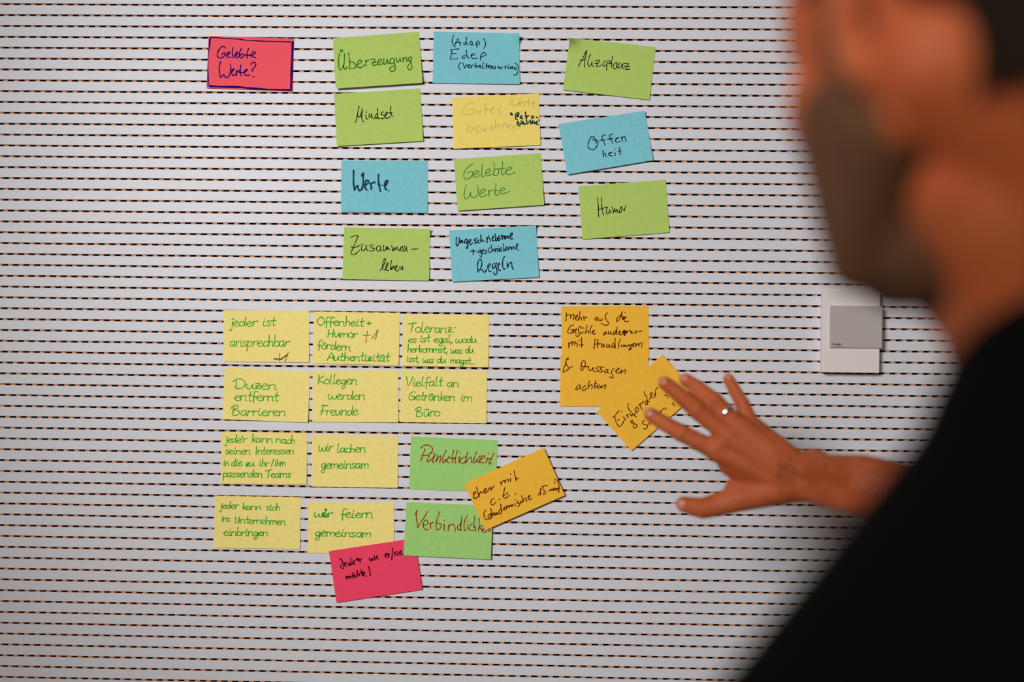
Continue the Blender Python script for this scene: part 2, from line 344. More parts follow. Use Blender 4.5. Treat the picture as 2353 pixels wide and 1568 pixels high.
note([(1038.8,223.8),(1238.2,214.9),(1242.1,333.7),(1042.1,342)], M['p_yellow2'], .0004, [
 ('i_faint', 17, (1020,200,Z0), tr("620 345 580 325 500 350 430 430 400 520 430 570 500 580 570 565 630 550/510 465 600 465 630 490 625 555/685 480 690 530 725 540 750 500 755 480 760 540 778 560/872 335 868 450 872 560/820 465 930 455/960 490 1020 465 1045 430 1000 430 965 480 985 540 1040 550/1195 415 1150 435 1130 480 1180 510 1180 545 1110 555/1415 260 1420 400 1470 350 1500 400 1545 330 1540 235/1570 350 1620 330 1610 300 1580 310 1570 370 1610 400/1670 310 1670 400/1670 330 1700 300 1720 300/1760 240 1760 400/1730 320 1810 315/1840 350 1890 320 1880 295 1845 330 1850 380 1920 400/460 730 490 800 500 920/495 870 540 830 590 830 590 880 560 930 500 940/650 870 720 840 715 800 670 810 650 870 680 930 730 915/760 840 790 930 830 880 850 940 890 800/970 800 950 850 975 880 1010 810 1025 890/1075 690 1070 850/1075 800 1110 810 1150 780 1150 880/1215 770 1225 860/1220 800 1290 760 1300 800/1330 830 1390 800 1380 775 1345 790 1340 860 1390 880/1440 800 1450 870/1460 830 1500 810 1530 880"), 'faded_handwriting'),
 ('i_teal', 27, (1020,200,Z0), tr("1388 540 1395 575/1412 550 1420 590/1500 560 1485 640 1500 670 1530 680/1490 570 1530 535 1560 545 1550 600 1510 625 1540 570/1585 640 1625 620 1620 595 1595 610 1595 650 1640 660/1695 520 1700 620 1715 650/1700 620 1735 600/1725 640 1730 600 1770 600/1835 605 1820 640 1850 650 1865 615 1835 605/1920 625 1955 640/1545 715 1520 730 1550 755 1520 770 1580 810 1580 750/1600 710 1640 720 1620 760 1585 760/1610 755 1650 740 1680 770/1645 720 1625 760 1690 775/1720 680 1715 740 1730 770 1755 750 1745 720/1795 690 1810 770/1780 715 1825 740/1845 720 1845 765/1850 700 1855 703/1875 730 1885 765 1905 735/1915 755 1945 735 1930 715 1910 750 1930 775 1965 785/1970 690 1985 695"), 'handwriting')],
 'yellow sticky note with faded brownish writing and small petrol marker words', lift=.002)
note([(1283.3,285),(1481.6,254.4),(1500.9,368.2),(1303.7,401.4)], M['p_blue'], .0004, [
 ('i_blue', 21, (1270,245,Z0), tr("860 635 820 630 790 640 755 720 735 800 740 850 780 885 830 898 875 880 920 820 945 750 935 710 900 690/830 685 880 705 905 735 905 770/855 630 880 680 900 710/1100 585 1060 600 1025 630 1030 680 1070 740 1080 800/990 700 1085 690/1250 575 1210 580 1185 610 1200 670 1235 720 1240 770/1145 680 1250 658/1315 680 1355 660 1365 645 1335 655 1305 690 1315 735 1350 742 1400 720/1425 635 1440 680 1450 720/1445 660 1480 620 1500 640 1520 690 1525 730/1045 915 1045 980 1055 1045/1055 985 1095 975 1100 1010 1115 1052/1165 985 1215 965 1225 950 1190 960 1160 985 1180 1020 1245 1022/1290 955 1300 1020/1298 890 1302 895/1390 850 1395 930 1408 1005/1360 940 1418 912"), 'handwriting')],
 'blue sticky note reading Offenheit, tilted, under the Akzeptanz note', lift=.004, curl=[(1,0,.006,.3)])
note([(784.6,368.8),(983.3,369.9),(982.4,489.4),(783.3,487)], M['p_blue'], .0004, [
 ('i_wide', 42, (770,350,Z0), tr("385 385 382 560 388 680 405 780/405 780 440 720 470 700 485 770 515 800 555 765 582 650 585 440/580 440 555 490/615 690 680 650 695 600 660 585 625 630 620 720 650 780/735 650 750 700 755 765/745 665 780 635 825 630/905 470 900 560 915 680 940 812/1050 690 1085 640 1090 590 1050 610 1035 680 1040 740 1065 780")+thick("875 660 930 685 1020 690/645 770 690 800/1060 770 1090 797 1135 798", 18), 'handwriting')],
 'blue sticky note reading Werte in thick petrol marker')
note([(1043,366),(1242.4,351.9),(1250.4,470.9),(1051,484.5)], M['p_green'], .0004, [
 ('i_mgreen', 21, (1030,340,Z0), tr("520 350 500 338 430 390 350 480 322 570 335 630 375 650 430 635 485 600/400 520 450 500 505 495 500 550 488 610/525 560 600 540 630 490 600 475 545 510 522 570 545 610 600 605 660 560/712 345 700 440 695 550 708 600 750 580/775 520 840 510 880 460 850 440 795 470 775 530 800 580 850 575 905 535/950 320 955 420 940 560/945 500 985 440 1040 440 1050 500 1030 555 985 575 930 560/1132 295 1125 400 1110 510 1130 560 1180 515/1060 440 1170 425/1205 480 1275 460 1315 420 1285 400 1220 440 1198 500 1220 550 1280 552 1350 530 1390 510/375 780 345 870 330 970 345 1040 385 1060 430 1010 465 925 470 1000 510 1030 570 1020 615 940 622 850 600 780/655 950 730 930 770 880 740 860 670 900 650 970 680 1020 740 1010 810 965/835 880 850 1000/845 940 870 885 915 880/992 745 985 850 975 960 1000 990 1045 955/935 890 1050 885/1080 900 1150 885 1175 845 1130 835 1085 870 1075 930 1110 960 1190 940 1275 905"), 'handwriting')],
 'lime green sticky note reading Gelebte Werte in green pen', lift=.004)
note([(1329.3,428.2),(1529.9,412.7),(1538.2,534.3),(1338.2,550.3)], M['p_green'], .0004, [
 ('i_black', 19, (1310,400,Z0), tr("573 490 580 600 592 740 590 850 608 890/650 490 655 600 665 740 680 820 702 858/575 745 665 720 770 688/775 690 755 760 752 810 775 830 810 800 825 740/822 750 830 790 858 802/870 685 890 740 905 810/905 790 925 730 930 720 945 790 975 730 985 790 1000 800/1065 680 1030 750 1020 795 1050 800 1075 750 1070 685/1105 735 1135 770 1130 730 1168 650"), 'handwriting')],
 'lime green sticky note reading Humor, lowest of the right column above the gap', lift=.002)
note([(790.8,522.3),(988.8,526),(986,645.3),(786.6,642)], M['p_green'], .0004, [
 ('i_black', 20, (770,500,Z0), tr("330 415 390 385 475 380 475 400 430 500 370 640 330 740 350 770 390 772 450 740 510 680/330 610 400 625 470 600 530 565/575 555 550 620 550 680 585 695 630 650 650 575/650 590 650 650 685 690/805 580 755 570 725 595 760 630 820 650 800 690 750 700 720 685/930 590 880 600 860 650 880 700 930 690 950 600 945 660 975 690/1010 580 1005 640 1020 700 1055 670 1065 600 1075 670 1095 610 1110 660 1145 665/1175 590 1195 650 1200 705 1235 620 1245 680 1285 610 1295 660 1330 690/1345 670 1395 640 1400 600 1365 620 1345 680 1385 700/1440 590 1430 650 1410 700/1425 690 1450 700 1475 640 1480 600 1485 660 1505 715/1590 660 1720 655/940 1100 1000 1010 1045 900 1045 855 1010 890 985 1000 1000 1080 1040 1090/1040 1080 1090 1010 1100 950 1070 970 1055 1060 1075 1100 1120 1095/1170 900 1158 1000 1155 1085 1200 1060 1235 1010 1190 1020 1170 1070/1235 1075 1280 1040 1290 1000 1260 1020 1250 1090 1290 1115 1330 1080/1350 1020 1345 1060 1375 1075 1400 1010 1405 1080 1425 1095"), 'handwriting')],
 'lime green sticky note reading Zusammenleben, below the thick marker note', lift=.003, curl=[(1,0,.007,.28)])
note([(1032.1,529.9),(1231.5,518.3),(1238.7,637),(1038.5,648.1)], M['p_blue'], .0004, [
 ('i_blue', 25, (1010,505,Z0), tr("350 370 345 450 350 530 370 545 400 500 410 440 405 370/405 380 415 450 435 480/445 430 450 480/450 450 470 430 485 480/560 400 525 430 520 480 550 490 575 440 575 400 575 500 580 570 570 610 565 580 600 540/605 480 650 440 640 410 610 440 615 500 650 515 690 480/770 390 715 420 755 450 760 480 725 490/820 420 790 450 790 480 830 480/860 320 860 470/862 440 895 420 905 450 930 450/985 370 990 475/990 410 1010 360 1045 400 1060 455/1020 328 1024 332/1095 390 1120 375 1110 345 1095 380 1105 440 1140 430/1155 300 1160 380 1175 440 1210 400 1180 380/1220 400 1250 370 1230 340 1215 380 1225 440 1270 400/1280 340 1300 320 1310 410/1310 370 1340 330 1355 400/1370 340 1380 400/1385 370 1420 330 1430 390 1450 370/1455 365 1500 330 1515 280 1485 285 1470 350 1480 400 1530 395/800 1090 790 980 800 880 835 825 870 850 880 930 860 1000 820 1060 850 1040 890 1050 935 1100 980 1030/1000 990 1045 960 1050 920 1015 930 1005 1000 1030 1070 1075 1075/1145 915 1110 930 1095 1000 1120 1015 1165 960 1185 890 1170 960 1195 1060 1190 1120 1155 1145 1120 1100/1210 960 1250 930 1240 905 1215 930 1220 1010 1245 1055 1270 1060/1350 768 1315 840 1310 950 1330 1030 1365 1015/1405 900 1415 1000/1415 990 1450 920 1495 885 1505 960 1520 1020 1540 1030")+thick("695 620 705 735/645 658 755 655/855 630 810 650 795 685 830 685 860 640 865 700 880 760 860 780 830 745/880 680 920 640 910 615 885 650 890 700 930 700/975 630 945 650 985 670 970 700 940 705/1055 580 1020 610 1015 660 1040 690 1070 660/1080 530 1085 600 1090 665/1090 640 1115 610 1130 660/1150 600 1160 670/1160 630 1185 600/1195 600 1205 670/1218 550 1222 553/1230 600 1240 660/1250 640 1290 610 1280 580 1250 610 1260 660 1300 650/1330 500 1328 600 1335 660 1370 630 1340 610/1365 630 1400 600 1390 560 1370 600 1380 640 1420 620/1430 570 1440 630/1440 600 1470 560 1490 620/1500 570 1510 620/1510 600 1540 555 1560 600/1570 610 1615 560 1625 505 1600 520 1600 590 1635 640", 20), 'handwriting')],
 'blue sticky note full of dark marker lines ending in Regeln, lowest blue note', lift=.003, curl=[(1,0,.006,.28)])
# --- yellow grid
def ynote(c, org, words, label, extra=(), lift=.0015, layer=0, wd=19, m='p_yellow'):
    st = []
    for q in words: st += word(*q)
    return note(c, M[m], .0004+layer*.0009, [('i_green', wd, (*org, Z0), st, 'handwriting')]+list(extra), label, lift=lift, group=None)
ynote([(514.1,712.7),(711,714.1),(709.9,833.3),(513,831.4)], (490,690), [("jeder",355,545,910,540,105),("ist",1030,540,1295,535,100),("ansprechbar",350,960,1580,965,112)],
 'yellow sticky note reading jeder ist ansprechbar, with a brown tick-like plus one', [('i_brown2', 14, (490,690,Z0), thick("1385 1110 1375 1265/1560 1090 1530 1180 1495 1285",16)+thick("1265 1220 1410 1235",26)+thick("1410 1232 1470 1185 1535 1145",34), 'plus_one_mark')])
ynote([(721,716.3),(919.3,719.3),(916,840),(717.9,835.3)], (700,690), [("Offenheit",260,520,1225,545,92),("+",1295,520,1385,525,70),("Humor",480,770,1090,780,88),("fördern",270,1005,950,1060,92),("Authentizität",465,1250,1755,1275,90)],
 'yellow sticky note of four green lines ending in Authentizität', [('i_brown2', 16, (700,690,Z0), tr("1305 645 1290 760 1272 880/1210 730 1365 730/1395 800 1470 710 1528 612 1500 710 1470 830"), 'plus_one_mark')], wd=20)
ynote([(925.4,722.7),(1123.8,724.9),(1122.7,844.5),(923.8,840.9)], (900,700), [("Toleranz:",335,578,1320,590,105),("es",350,795,515,790,82),("ist",590,785,790,780,82),("egal,",880,790,1265,795,85),("wodu",1325,800,1760,795,80),("herkommst,",325,990,1165,1005,78),("was",1230,1015,1460,1018,78),("du",1530,1015,1700,1010,78),("isst,",310,1190,570,1200,72),("was",645,1210,870,1215,74),("du",945,1215,1125,1220,74),("magst...",1225,1225,1735,1240,74)],
 'yellow sticky note headed Toleranz with three smaller lines')
ynote([(516.3,844.9),(712.7,852.7),(707.7,971.4),(510.8,963.9)], (490,830), [("Duzen",420,572,1310,597,108),("entfernt",450,828,1355,830,105),("Barrieren",390,1125,1500,1148,102)],
 'yellow sticky note reading Duzen entfernt Barrieren', lift=.0025)
ynote([(718.2,851),(915.5,851),(915.5,971.2),(717.7,970.3)], (700,830), [("Kollegen",285,470,1085,490,98),("werden",490,795,1255,805,100),("Freunde",330,1125,1105,1128,102)],
 'yellow sticky note reading Kollegen werden Freunde')
ynote([(921.5,851),(1119.3,853.2),(1117.9,973.1),(919.3,970.5)], (900,830), [("Vielfalt",290,530,1050,515,95),("an",1160,535,1390,535,95),("Getränken",350,810,1315,828,95),("im",1430,835,1670,850,92),("Büro",500,1155,1000,1152,100)],
 'yellow sticky note reading Vielfalt an Getränken im Büro')
ynote([(509,993.2),(706,994.9),(704.6,1113.7),(507.1,1112)], (490,975), [("jede'r",250,390,690,385,88),("kann",800,380,1235,378,84),("nach",1315,385,1695,415,84),("seinen",245,630,770,625,84),("Interessen",875,628,1675,622,84),("in",215,866,325,865,70),("die",375,870,595,868,76),("zu",675,880,850,875,76),("ihr",960,875,1150,875,76),("/",1215,870,1250,870,78),("ihm",1275,870,1495,868,74),("passenden",205,1100,1020,1108,86),("Teams",1075,1118,1610,1108,86)],
 'yellow sticky note of four green lines ending in Teams')
ynote([(717.1,999.5),(914.9,1002.6),(913.8,1121.7),(715.2,1118.6)], (700,975), [("wir",290,565,580,558,92),("lachen",675,590,1260,590,92),("gemeinsam",345,920,1320,920,98)],
 'yellow sticky note reading wir lachen gemeinsam', wd=20)
ynote([(493.8,1139.9),(691.3,1143.2),(689.4,1262.6),(491.4,1259.3)], (480,1125), [("jeder",235,405,610,400,74),("kann",700,420,1080,422,70),("sich",1190,435,1470,440,74),("ins",260,670,435,670,72),("Unternehmen",545,700,1590,740,80),("einbringen",310,962,1225,970,84)],
 'yellow sticky note of three lines ending in einbringen, lowest left of the grid')
ynote([(708.2,1153.2),(905.5,1154.9),(904.9,1274),(707.5,1270.9)], (690,1130), [("wir",290,530,660,530,92),("feiern",840,545,1505,550,102),("gemeinsam",310,930,1465,950,92)],
 'yellow sticky note reading wir feiern gemeinsam, partly under a pink note',
 [('i_green', 30, (690,1130,Z0), tr("450 480 500 440 470 450 465 510 520 530/500 520 560 470 590 520/530 365 515 385 530 400 550 385 530 365"), 'overwritten_letters')], wd=21)
# --- pink bottom, green pair
note([(755.7,1267),(952.3,1237.3),(970.4,1355.4),(773.1,1385.6)], M['p_magenta'], .0022, [
 ('i_maroon', 24, (740,1230,Z0), tr("375 515 400 495 435 600 450 680 430 700 395 670 380 625/465 610 500 590 495 570 470 590 475 640 515 645/600 590 565 580 545 620 570 635 600 590 595 480/605 600 620 620/640 600 680 560 670 530 645 550 645 600 685 615/775 500 795 575/785 530 820 500/980 480 1005 540 1025 500 1045 540 1060 470/1090 460 1100 520/1080 425 1083 428/1125 470 1150 450 1145 430 1125 450 1135 495 1175 495/1310 430 1350 400 1340 380 1310 410 1320 460 1360 460/1370 395 1385 460/1380 430 1400 400/1465 275 1460 400 1450 515/1535 350 1500 365 1540 395 1515 420 1495 415/1575 370 1580 435/1575 345 1578 348/1610 380 1650 350 1640 330 1615 360 1625 405 1685 400/490 860 515 920/515 890 540 850 555 905 580 850 600 895/640 830 620 870 640 890 660 850 640 830/625 800 630 803/655 795 660 798/690 830 675 860 695 885 720 870/730 740 735 860/738 830 765 810 785 850/815 725 825 800 845 850/785 795 860 775/850 830 890 790 875 770 855 800 870 850 920 855/968 650 985 740 1010 825/990 842 996 848")+thick("735 490 740 530/718 510 758 505",34), 'handwriting')],
 'magenta pink sticky note with black writing, lowest note on the wall', lift=.0012)
note([(944.5,1003.2),(1144,1011.8),(1138.8,1131.4),(939.3,1124.8)], M['p_green2'], .0004, [
 ('i_red', 23, (920,985,Z0), tr("430 410 480 360 560 345 640 375 670 430 650 490 600 540 520 565 435 565/510 425 470 550 420 675/605 565 565 640 555 690 600 680 660 630 725 540/720 560 680 640 675 700 695 715/655 512 658 514/688 512 691 514/775 555 755 640 735 695/740 690 800 600 845 570 835 640 815 700 825 715/955 460 905 560 880 660 885 715 930 690 1015 585/930 680 960 640 975 700 1020 718/1108 455 1085 580 1080 710/1000 610 1150 625/1185 465 1155 580 1135 680 1150 725/1230 590 1215 720/1240 505 1245 508/1365 600 1310 600 1255 650 1225 690/1230 690 1280 720 1340 715 1380 690/1395 495 1375 600 1350 690 1365 710 1400 650 1460 595 1485 640 1480 700 1505 715/1585 485 1545 590 1520 690 1540 710 1590 670 1660 570/1580 650 1600 690 1650 705/1655 650 1720 625 1760 580 1730 565 1680 600 1650 660 1670 710 1740 715/1810 630 1780 720/1830 520 1835 522/1945 520 1880 640 1845 720 1865 745 1895 720/1805 625 1905 640"), 'handwriting')],
 'green sticky note reading Pünktlichkeit in red-brown marker', lift=.001)
note([(934,1154.1),(1133,1163),(1127.7,1286.4),(927.2,1277)], M['p_green2'], .0040, [
 ('i_red', 22, (915,1130,Z0), tr("360 490 375 420 388 400 375 520 395 660 403 750 450 670 540 540 612 410/520 700 590 690 622 640 590 595 550 610 520 680 530 750 575 792 620 790/662 650 675 770/670 690 700 650 735 645/862 420 820 540 790 670 790 770 825 800 870 770 900 710 870 670 800 665/955 680 958 805/955 595 962 600/1055 690 1040 815/1050 750 1090 695 1150 685 1175 740 1185 825/1300 680 1250 700 1230 760 1250 800 1290 790 1300 720 1325 510/1310 640 1300 760 1310 810/1440 510 1400 560 1370 680 1375 780 1395 815 1410 800/1450 690 1435 750 1455 785/1450 625 1455 628/1535 670 1490 720 1485 790 1530 815 1575 800/1595 520 1575 640 1575 760/1575 740 1610 730 1605 800 1610 835/1680 555 1685 680 1670 825/1680 760 1745 700/1690 750 1740 800 1780 800/1740 790 1790 770 1780 740/1740 790 1750 840 1800 855 1825 830/1835 820 1840 830/1880 790 1880 825 1900 830/1930 640 1905 740 1925 820"), 'handwriting')],
 'green sticky note reading Verbindlichkeit, overlapping the magenta note', lift=.0008)
# --- orange notes
note([(1289.7,704.1),(1490.1,703.3),(1491.5,822.6),(1290.7,823.1)], M['p_orange'], .0004, [
 ('i_brown', 21, (1270,690,Z0), tr("285 265 280 350 275 435/280 325 340 305 375 320 370 385/372 340 410 305 440 300 445 330 425 410/480 375 520 330 510 310 480 340 475 400 510 415 540 400/570 240 555 330 540 415/548 380 590 360 600 415/645 340 655 425/650 380 680 355 710 360/930 355 890 365 880 405 905 420 935 385 940 360 935 410 965 430/985 380 985 425 1020 420 1050 390/1140 265 1100 300 1100 380 1140 440 1165 490 1120 520 1060 515 1010 480/1405 325 1360 350 1325 410 1330 445 1370 420 1410 350 1445 235/1440 250 1440 330 1450 400/1468 340 1470 400/1505 258 1510 262/1490 390 1530 350 1510 345 1480 390 1500 440 1540 448 1580 435/435 525 400 520 340 580 310 650 325 680 370 690 410 660 435 610/375 625 440 610 425 690/460 640 495 620 490 595 465 630 475 690 500 690/580 540 540 570 535 640 550 700 545 745 510 755 475 730/575 655 575 695 610 690 645 650/580 578 655 582/715 530 695 620 680 695/690 660 730 640 745 660 742 705/820 525 785 590 775 660 790 700/820 670 865 645 860 625 830 650 835 700 870 710 890 680/1110 660 1075 680 1055 720 1080 720 1110 680 1130 705/1160 650 1160 705 1195 690 1210 650 1210 700 1235 710/1300 640 1270 670 1270 715 1300 700 1330 620 1345 560/1335 620 1330 680 1340 715/1370 690 1410 660 1400 640 1375 670 1390 720 1430 715 1460 680/1540 640 1540 690/1545 665 1590 640 1620 640/1625 670 1655 655 1640 650 1625 670 1640 695 1690 680/1720 640 1735 695/1735 670 1770 650 1850 645/335 885 335 990/337 930 390 870 410 875 402 945/405 900 450 868 465 880 455 940/460 900 510 890 510 965/545 835 550 850/600 785 603 980/560 935 635 930/885 805 870 900 855 1015/940 815 935 985/890 915 1005 908/1060 915 1025 930 1015 970 1040 975 1065 930 1080 975/1125 915 1125 980 1160 965 1180 915 1180 975 1200 985/1265 900 1235 930 1235 975 1260 985 1290 920 1300 800/1295 900 1300 1000/1410 820 1375 880 1370 960 1375 1000/1425 935 1425 965 1455 965 1480 930 1485 960/1500 960 1520 930 1525 970 1560 965 1590 920/1590 940 1610 950 1640 920 1640 990 1600 1040 1585 1030 1620 980/1660 940 1700 910 1690 895 1660 930 1670 965 1710 960/1735 905 1730 960/1735 940 1780 905 1790 960/1790 930 1830 890 1860 910 1845 985")+thick("1490 640 1492 725/1465 665 1530 668",44), 'handwriting')],
 'orange sticky note of three brown lines, top of the orange group', lift=.0005)
note([(1288.2,814.9),(1489.3,815.5),(1486.6,935.4),(1286.8,934)], M['p_orange'], .0014, [
 ('i_brown', 21, (1270,800,Z0), tr("320 240 325 205 290 240 270 310 300 370 350 415/285 310 240 400 218 500 270 480 350 420 415 382/595 465 590 380 605 300 640 265 675 290 675 350 640 430 622 465/590 375 640 385 730 390/745 385 745 440 780 470 830 430 850 400/845 420 835 470 870 492/1000 390 940 395 905 430 950 460 950 485 880 495/1065 400 1015 410 985 440 1030 470 1030 500 975 500/1150 450 1105 455 1080 500 1105 520 1140 490 1150 460 1140 500 1165 520/1280 430 1235 460 1225 520 1260 590 1240 622 1210 620 1180 600/1295 490 1370 440 1375 415 1340 450 1320 510 1360 525 1400 490/1430 455 1415 530/1420 520 1500 455 1515 470 1500 530/570 770 520 790 480 850 490 870 540 850 575 800 575 850/680 780 620 840 620 880 650 888 710 835/765 685 745 760 740 845/745 800 800 760 820 790 812 860/890 680 875 760 870 830 890 835/870 750 915 740/900 800 960 780 970 770 935 790 925 830 960 835 1000 800/1010 790 1000 840 1050 790 1105 765 1080 850"), 'handwriting')],
 'orange sticky note reading Aussagen achten, middle of the orange group', lift=.0006)
note([(1371.5,946.4),(1522.3,814.7),(1601.7,905.1),(1450.9,1036.8)], M['p_orange'], .0026, [
 ('i_brown', 14, (1360,800,6.271), tr("305 1000 330 980 390 905/330 985 345 1060 390 1130 430 1110 465 1045/370 1045 395 1030/455 995 488 1040/425 912 427 914/500 965 525 1005/508 980 535 950 575 985/530 805 515 840 545 900 600 960 640 995/575 970 610 955 640 930/640 865 620 895 650 920 670 890 660 860 640 850/680 810 725 885/690 820 750 770/800 760 775 770 780 820 800 815 805 760/755 630 760 670 790 700 800 770 830 770/830 740 860 690 870 650 845 650 845 690 870 715 900 715/905 665 915 700/915 680 920 600 950 568/580 1060 562 1050 570 1080 610 1090 650 1110 650 1130 620 1158 600 1140 605 1100 600 1070 580 1040/760 1045 730 1060 735 1095 795 1115 800 1140 780 1165 740 1165/805 1110 830 1070 850 1080 840 1110/870 1010 900 1060/930 905 920 940 950 990/975 960 985 910/985 930 1040 865 1065 885 1070 895/1040 690 1070 675 1095 720/1155 805 1175 790/1175 810 1195 835"), 'handwriting')],
 'orange sticky note turned on its corner behind the fingertips', lift=.0005)
note([(1066.6,1112.3),(1248.9,1029.4),(1298,1138.8),(1115,1219.2)], M['p_orange'], .0056, [
 ('i_brown', 22, (1050,1020,Z0), tr("345 1060 380 1040 390 1005 355 1010 340 1060 360 1130 400 1130 435 1100/340 1125 400 1145/405 905 430 1000 465 1110/460 1080 490 1000 520 1030/550 1010 600 970 605 935 570 950 560 1020 590 1030 640 990/640 990 690 900 705 970/705 960 770 880/905 800 925 855/920 830 955 780 985 770 1000 820/990 790 1050 740 1070 760 1075 800/1110 720 1115 785/1112 630 1114 640/1190 565 1205 650 1235 770/1225 740 1272 715/770 1140 720 1170 700 1230 720 1270 760 1265 810 1215/875 1160 890 1165/990 920 975 1020 970 1110 1000 1135 1050 1110 1085 1070/955 1085 1020 1050 1055 1020/1212 1048 1225 1052"), 'handwriting'),
 ('i_brown', 20, (1040,1080,8.404), tr("640 785 605 830 608 890 630 950 680 965 740 940/740 850 695 870 685 920 715 930 755 860/730 840 750 890 770 930/735 750 755 830 760 900/765 870 800 830/780 855 810 880/850 830 820 840 820 875 845 870 855 830 870 860 890 850/920 760 895 800 905 850 935 850 940 790 925 665/930 680 945 780 960 790/985 770 1010 740 1000 725 985 750 1000 780 1020 770/1035 700 1045 760/1045 740 1075 690 1090 730/1090 720 1120 680 1130 715/1135 700 1155 670 1165 710/1200 655 1210 700/1208 578 1212 582/1260 610 1240 640 1290 660 1285 695 1250 710/1330 610 1300 630 1320 645 1345 625/1335 500 1350 570 1365 620/1360 600 1400 545 1425 580 1425 615/1455 540 1495 510 1490 495 1460 520 1470 570 1500 575 1530 548/1655 490 1690 430 1705 345 1695 420 1705 490/1740 330 1745 380 1790 420 1795 450 1760 472 1745 450/1735 325 1830 300/1865 410 1900 370 1905 400 1930 370 1935 400/1950 360 1955 395/1975 240 1972 262/1975 365 1980 400/1980 380 2010 355 2015 395/1975 195 2010 195 2045 250 2055 330 2050 440/2030 370 2055 340"), 'small_handwriting')],
 'orange sticky note tilted upwards over the two green notes', lift=.0005, bow=.0002)

# ------------------------------------------------------------------ wall thermostat
DT = .015
a = W(1892.5, 668.5, DT); b = W(2020.5, 857.5, DT); c = W(2027.5, 704, DT+.002); d = W(1906.5, 799, DT+.002)
th = empty('room_thermostat', (a.x, 0, b.z)); tag(th, 'white wall thermostat with a grey cover plate, beside the man\'s neck', 'thermostat')
o = th.location
hs = obj('housing', bevel_box(a.x-o.x, b.x-o.x, -DT, -.0005, 0, a.z-b.z, .0008, M['plastic']), th)
tag(hs, 'white housing')
cv = obj('cover_plate', bevel_box(d.x-o.x, c.x-o.x, -DT-.003, -.004, d.z-b.z, c.z-b.z, .0004, M['grey']), th); tag(cv, 'grey cover plate')
vs, fs = [], []
def lt(x, y):
    p = W(x, y, DT+.00315); return p-Vector(o)
for st in word("Schneider", 1911, 793, 1934, 793.4, 2.6): ribbon(st, .75, vs, fs, lt)
for st in word("Electric", 1921.5, 796.6, 1934, 796.8, 1.3): ribbon(st, .3, vs, fs, lt)
obj('printed_lettering', mesh('lettering', vs, fs, M['print']), th)

# ------------------------------------------------------------------ person
def capsule(bm, a, b, ra, rb, seg=18):
    a, b = Vector(a), Vector(b)
    d = b-a; L = d.length
    q = d.to_track_quat('Z', 'Y') if L > 1e-6 else Matrix.Identity(3).to_quaternion()
    M4 = Matrix.Translation(a) @ q.to_matrix().to_4x4()
    rings = []; prof = []
    for k in range(7): t = -math.pi/2+math.pi/2*k/6; prof.append((ra*math.cos(t), ra*math.sin(t)))
    for k in range(7): t = math.pi/2*k/6; prof.append((rb*math.cos(t), L+rb*math.sin(t)))
    for r_, z in prof:
        if r_ < 1e-6: rings.append([bm.verts.new(M4 @ Vector((0,0,z)))]); continue
        rings.append([bm.verts.new(M4 @ Vector((r_*math.cos(2*math.pi*i/seg), r_*math.sin(2*math.pi*i/seg), z))) for i in range(seg)])
    for A, B in zip(rings, rings[1:]):
        for i in range(seg):
            j = (i+1) % seg
            if len(A) == 1: bm.faces.new((A[0], B[j], B[i]))
            elif len(B) == 1: bm.faces.new((A[i], A[j], B[0]))
            else: bm.faces.new((A[i], A[j], B[j], B[i]))
def ell(bm, c, ax, rad, seg=32):
    """ellipsoid, ax = 3 unit vectors, rad = radii"""
    m = Matrix([[ax[j][i]*rad[j] for j in range(3)]+[c[i]] for i in range(3)]+[[0,0,0,1]])
    bmesh.ops.create_uvsphere(bm, u_segments=seg, v_segments=seg//2, radius=1, matrix=m)
def remesh(bm, vox, smooth, name, m):
    bmesh.ops.recalc_face_normals(bm, faces=bm.faces[:])
    me = bpy.data.meshes.new(name); bm.to_mesh(me); bm.free()
    t = bpy.data.objects.new('tmp', me); COL.objects.link(t)
    r_ = t.modifiers.new('r', 'REMESH'); r_.mode = 'VOXEL'; r_.voxel_size = vox; r_.adaptivity = 0
    s = t.modifiers.new('s', 'SMOOTH'); s.factor = .5; s.iterations = smooth
    dg = bpy.context.evaluated_depsgraph_get(); dg.update()
    out = bpy.data.meshes.new_from_object(t.evaluated_get(dg)); out.name = name
    bpy.data.objects.remove(t); out.materials.clear(); out.materials.append(m)
    out.polygons.foreach_set('material_index', [0]*len(out.polygons))
    out.polygons.foreach_set('use_smooth', [True]*len(out.polygons)); return out
UP = Vector((0,0,1))
FB = Vector((-.78,.62,0)).normalized()            # the way the chest faces
LB = UP.cross(FB).normalized()                    # his left
FH = Vector((-.31,.95,-.22)).normalized(); LH = UP.cross(FH).normalized(); UH = FH.cross(LH).normalized()
HC = P(2252, 75, .488)                            # head centre, at ear level
NB = P(2505, 850, .53)                            # base of the neck
SL = P(2430, 1220, .43); SR = SL - LB*.375; SR.z = SL.z+.005
EL = P(1370, 2460, .42); HL = EL + FB*.06 - UP*.24   # left elbow and left hand (below the frame)
ZM = 3.361
def hp(x, y, z): return P(1450+x/ZM, 800+y/ZM, z)
WR = hp(1320, 1000, 1.15)
ER = P(2400, 1235, .985)
PEL = NB - FB*.10; PEL.z = .93
person = empty('person', (PEL.x, PEL.y, 0))
tag(person, 'man in a black T-shirt reaching one hand towards the notes, seen from behind', 'person')
def sub(m_): m_.transform(Matrix.Translation(-person.location)); return m_
bm = bmesh.new()
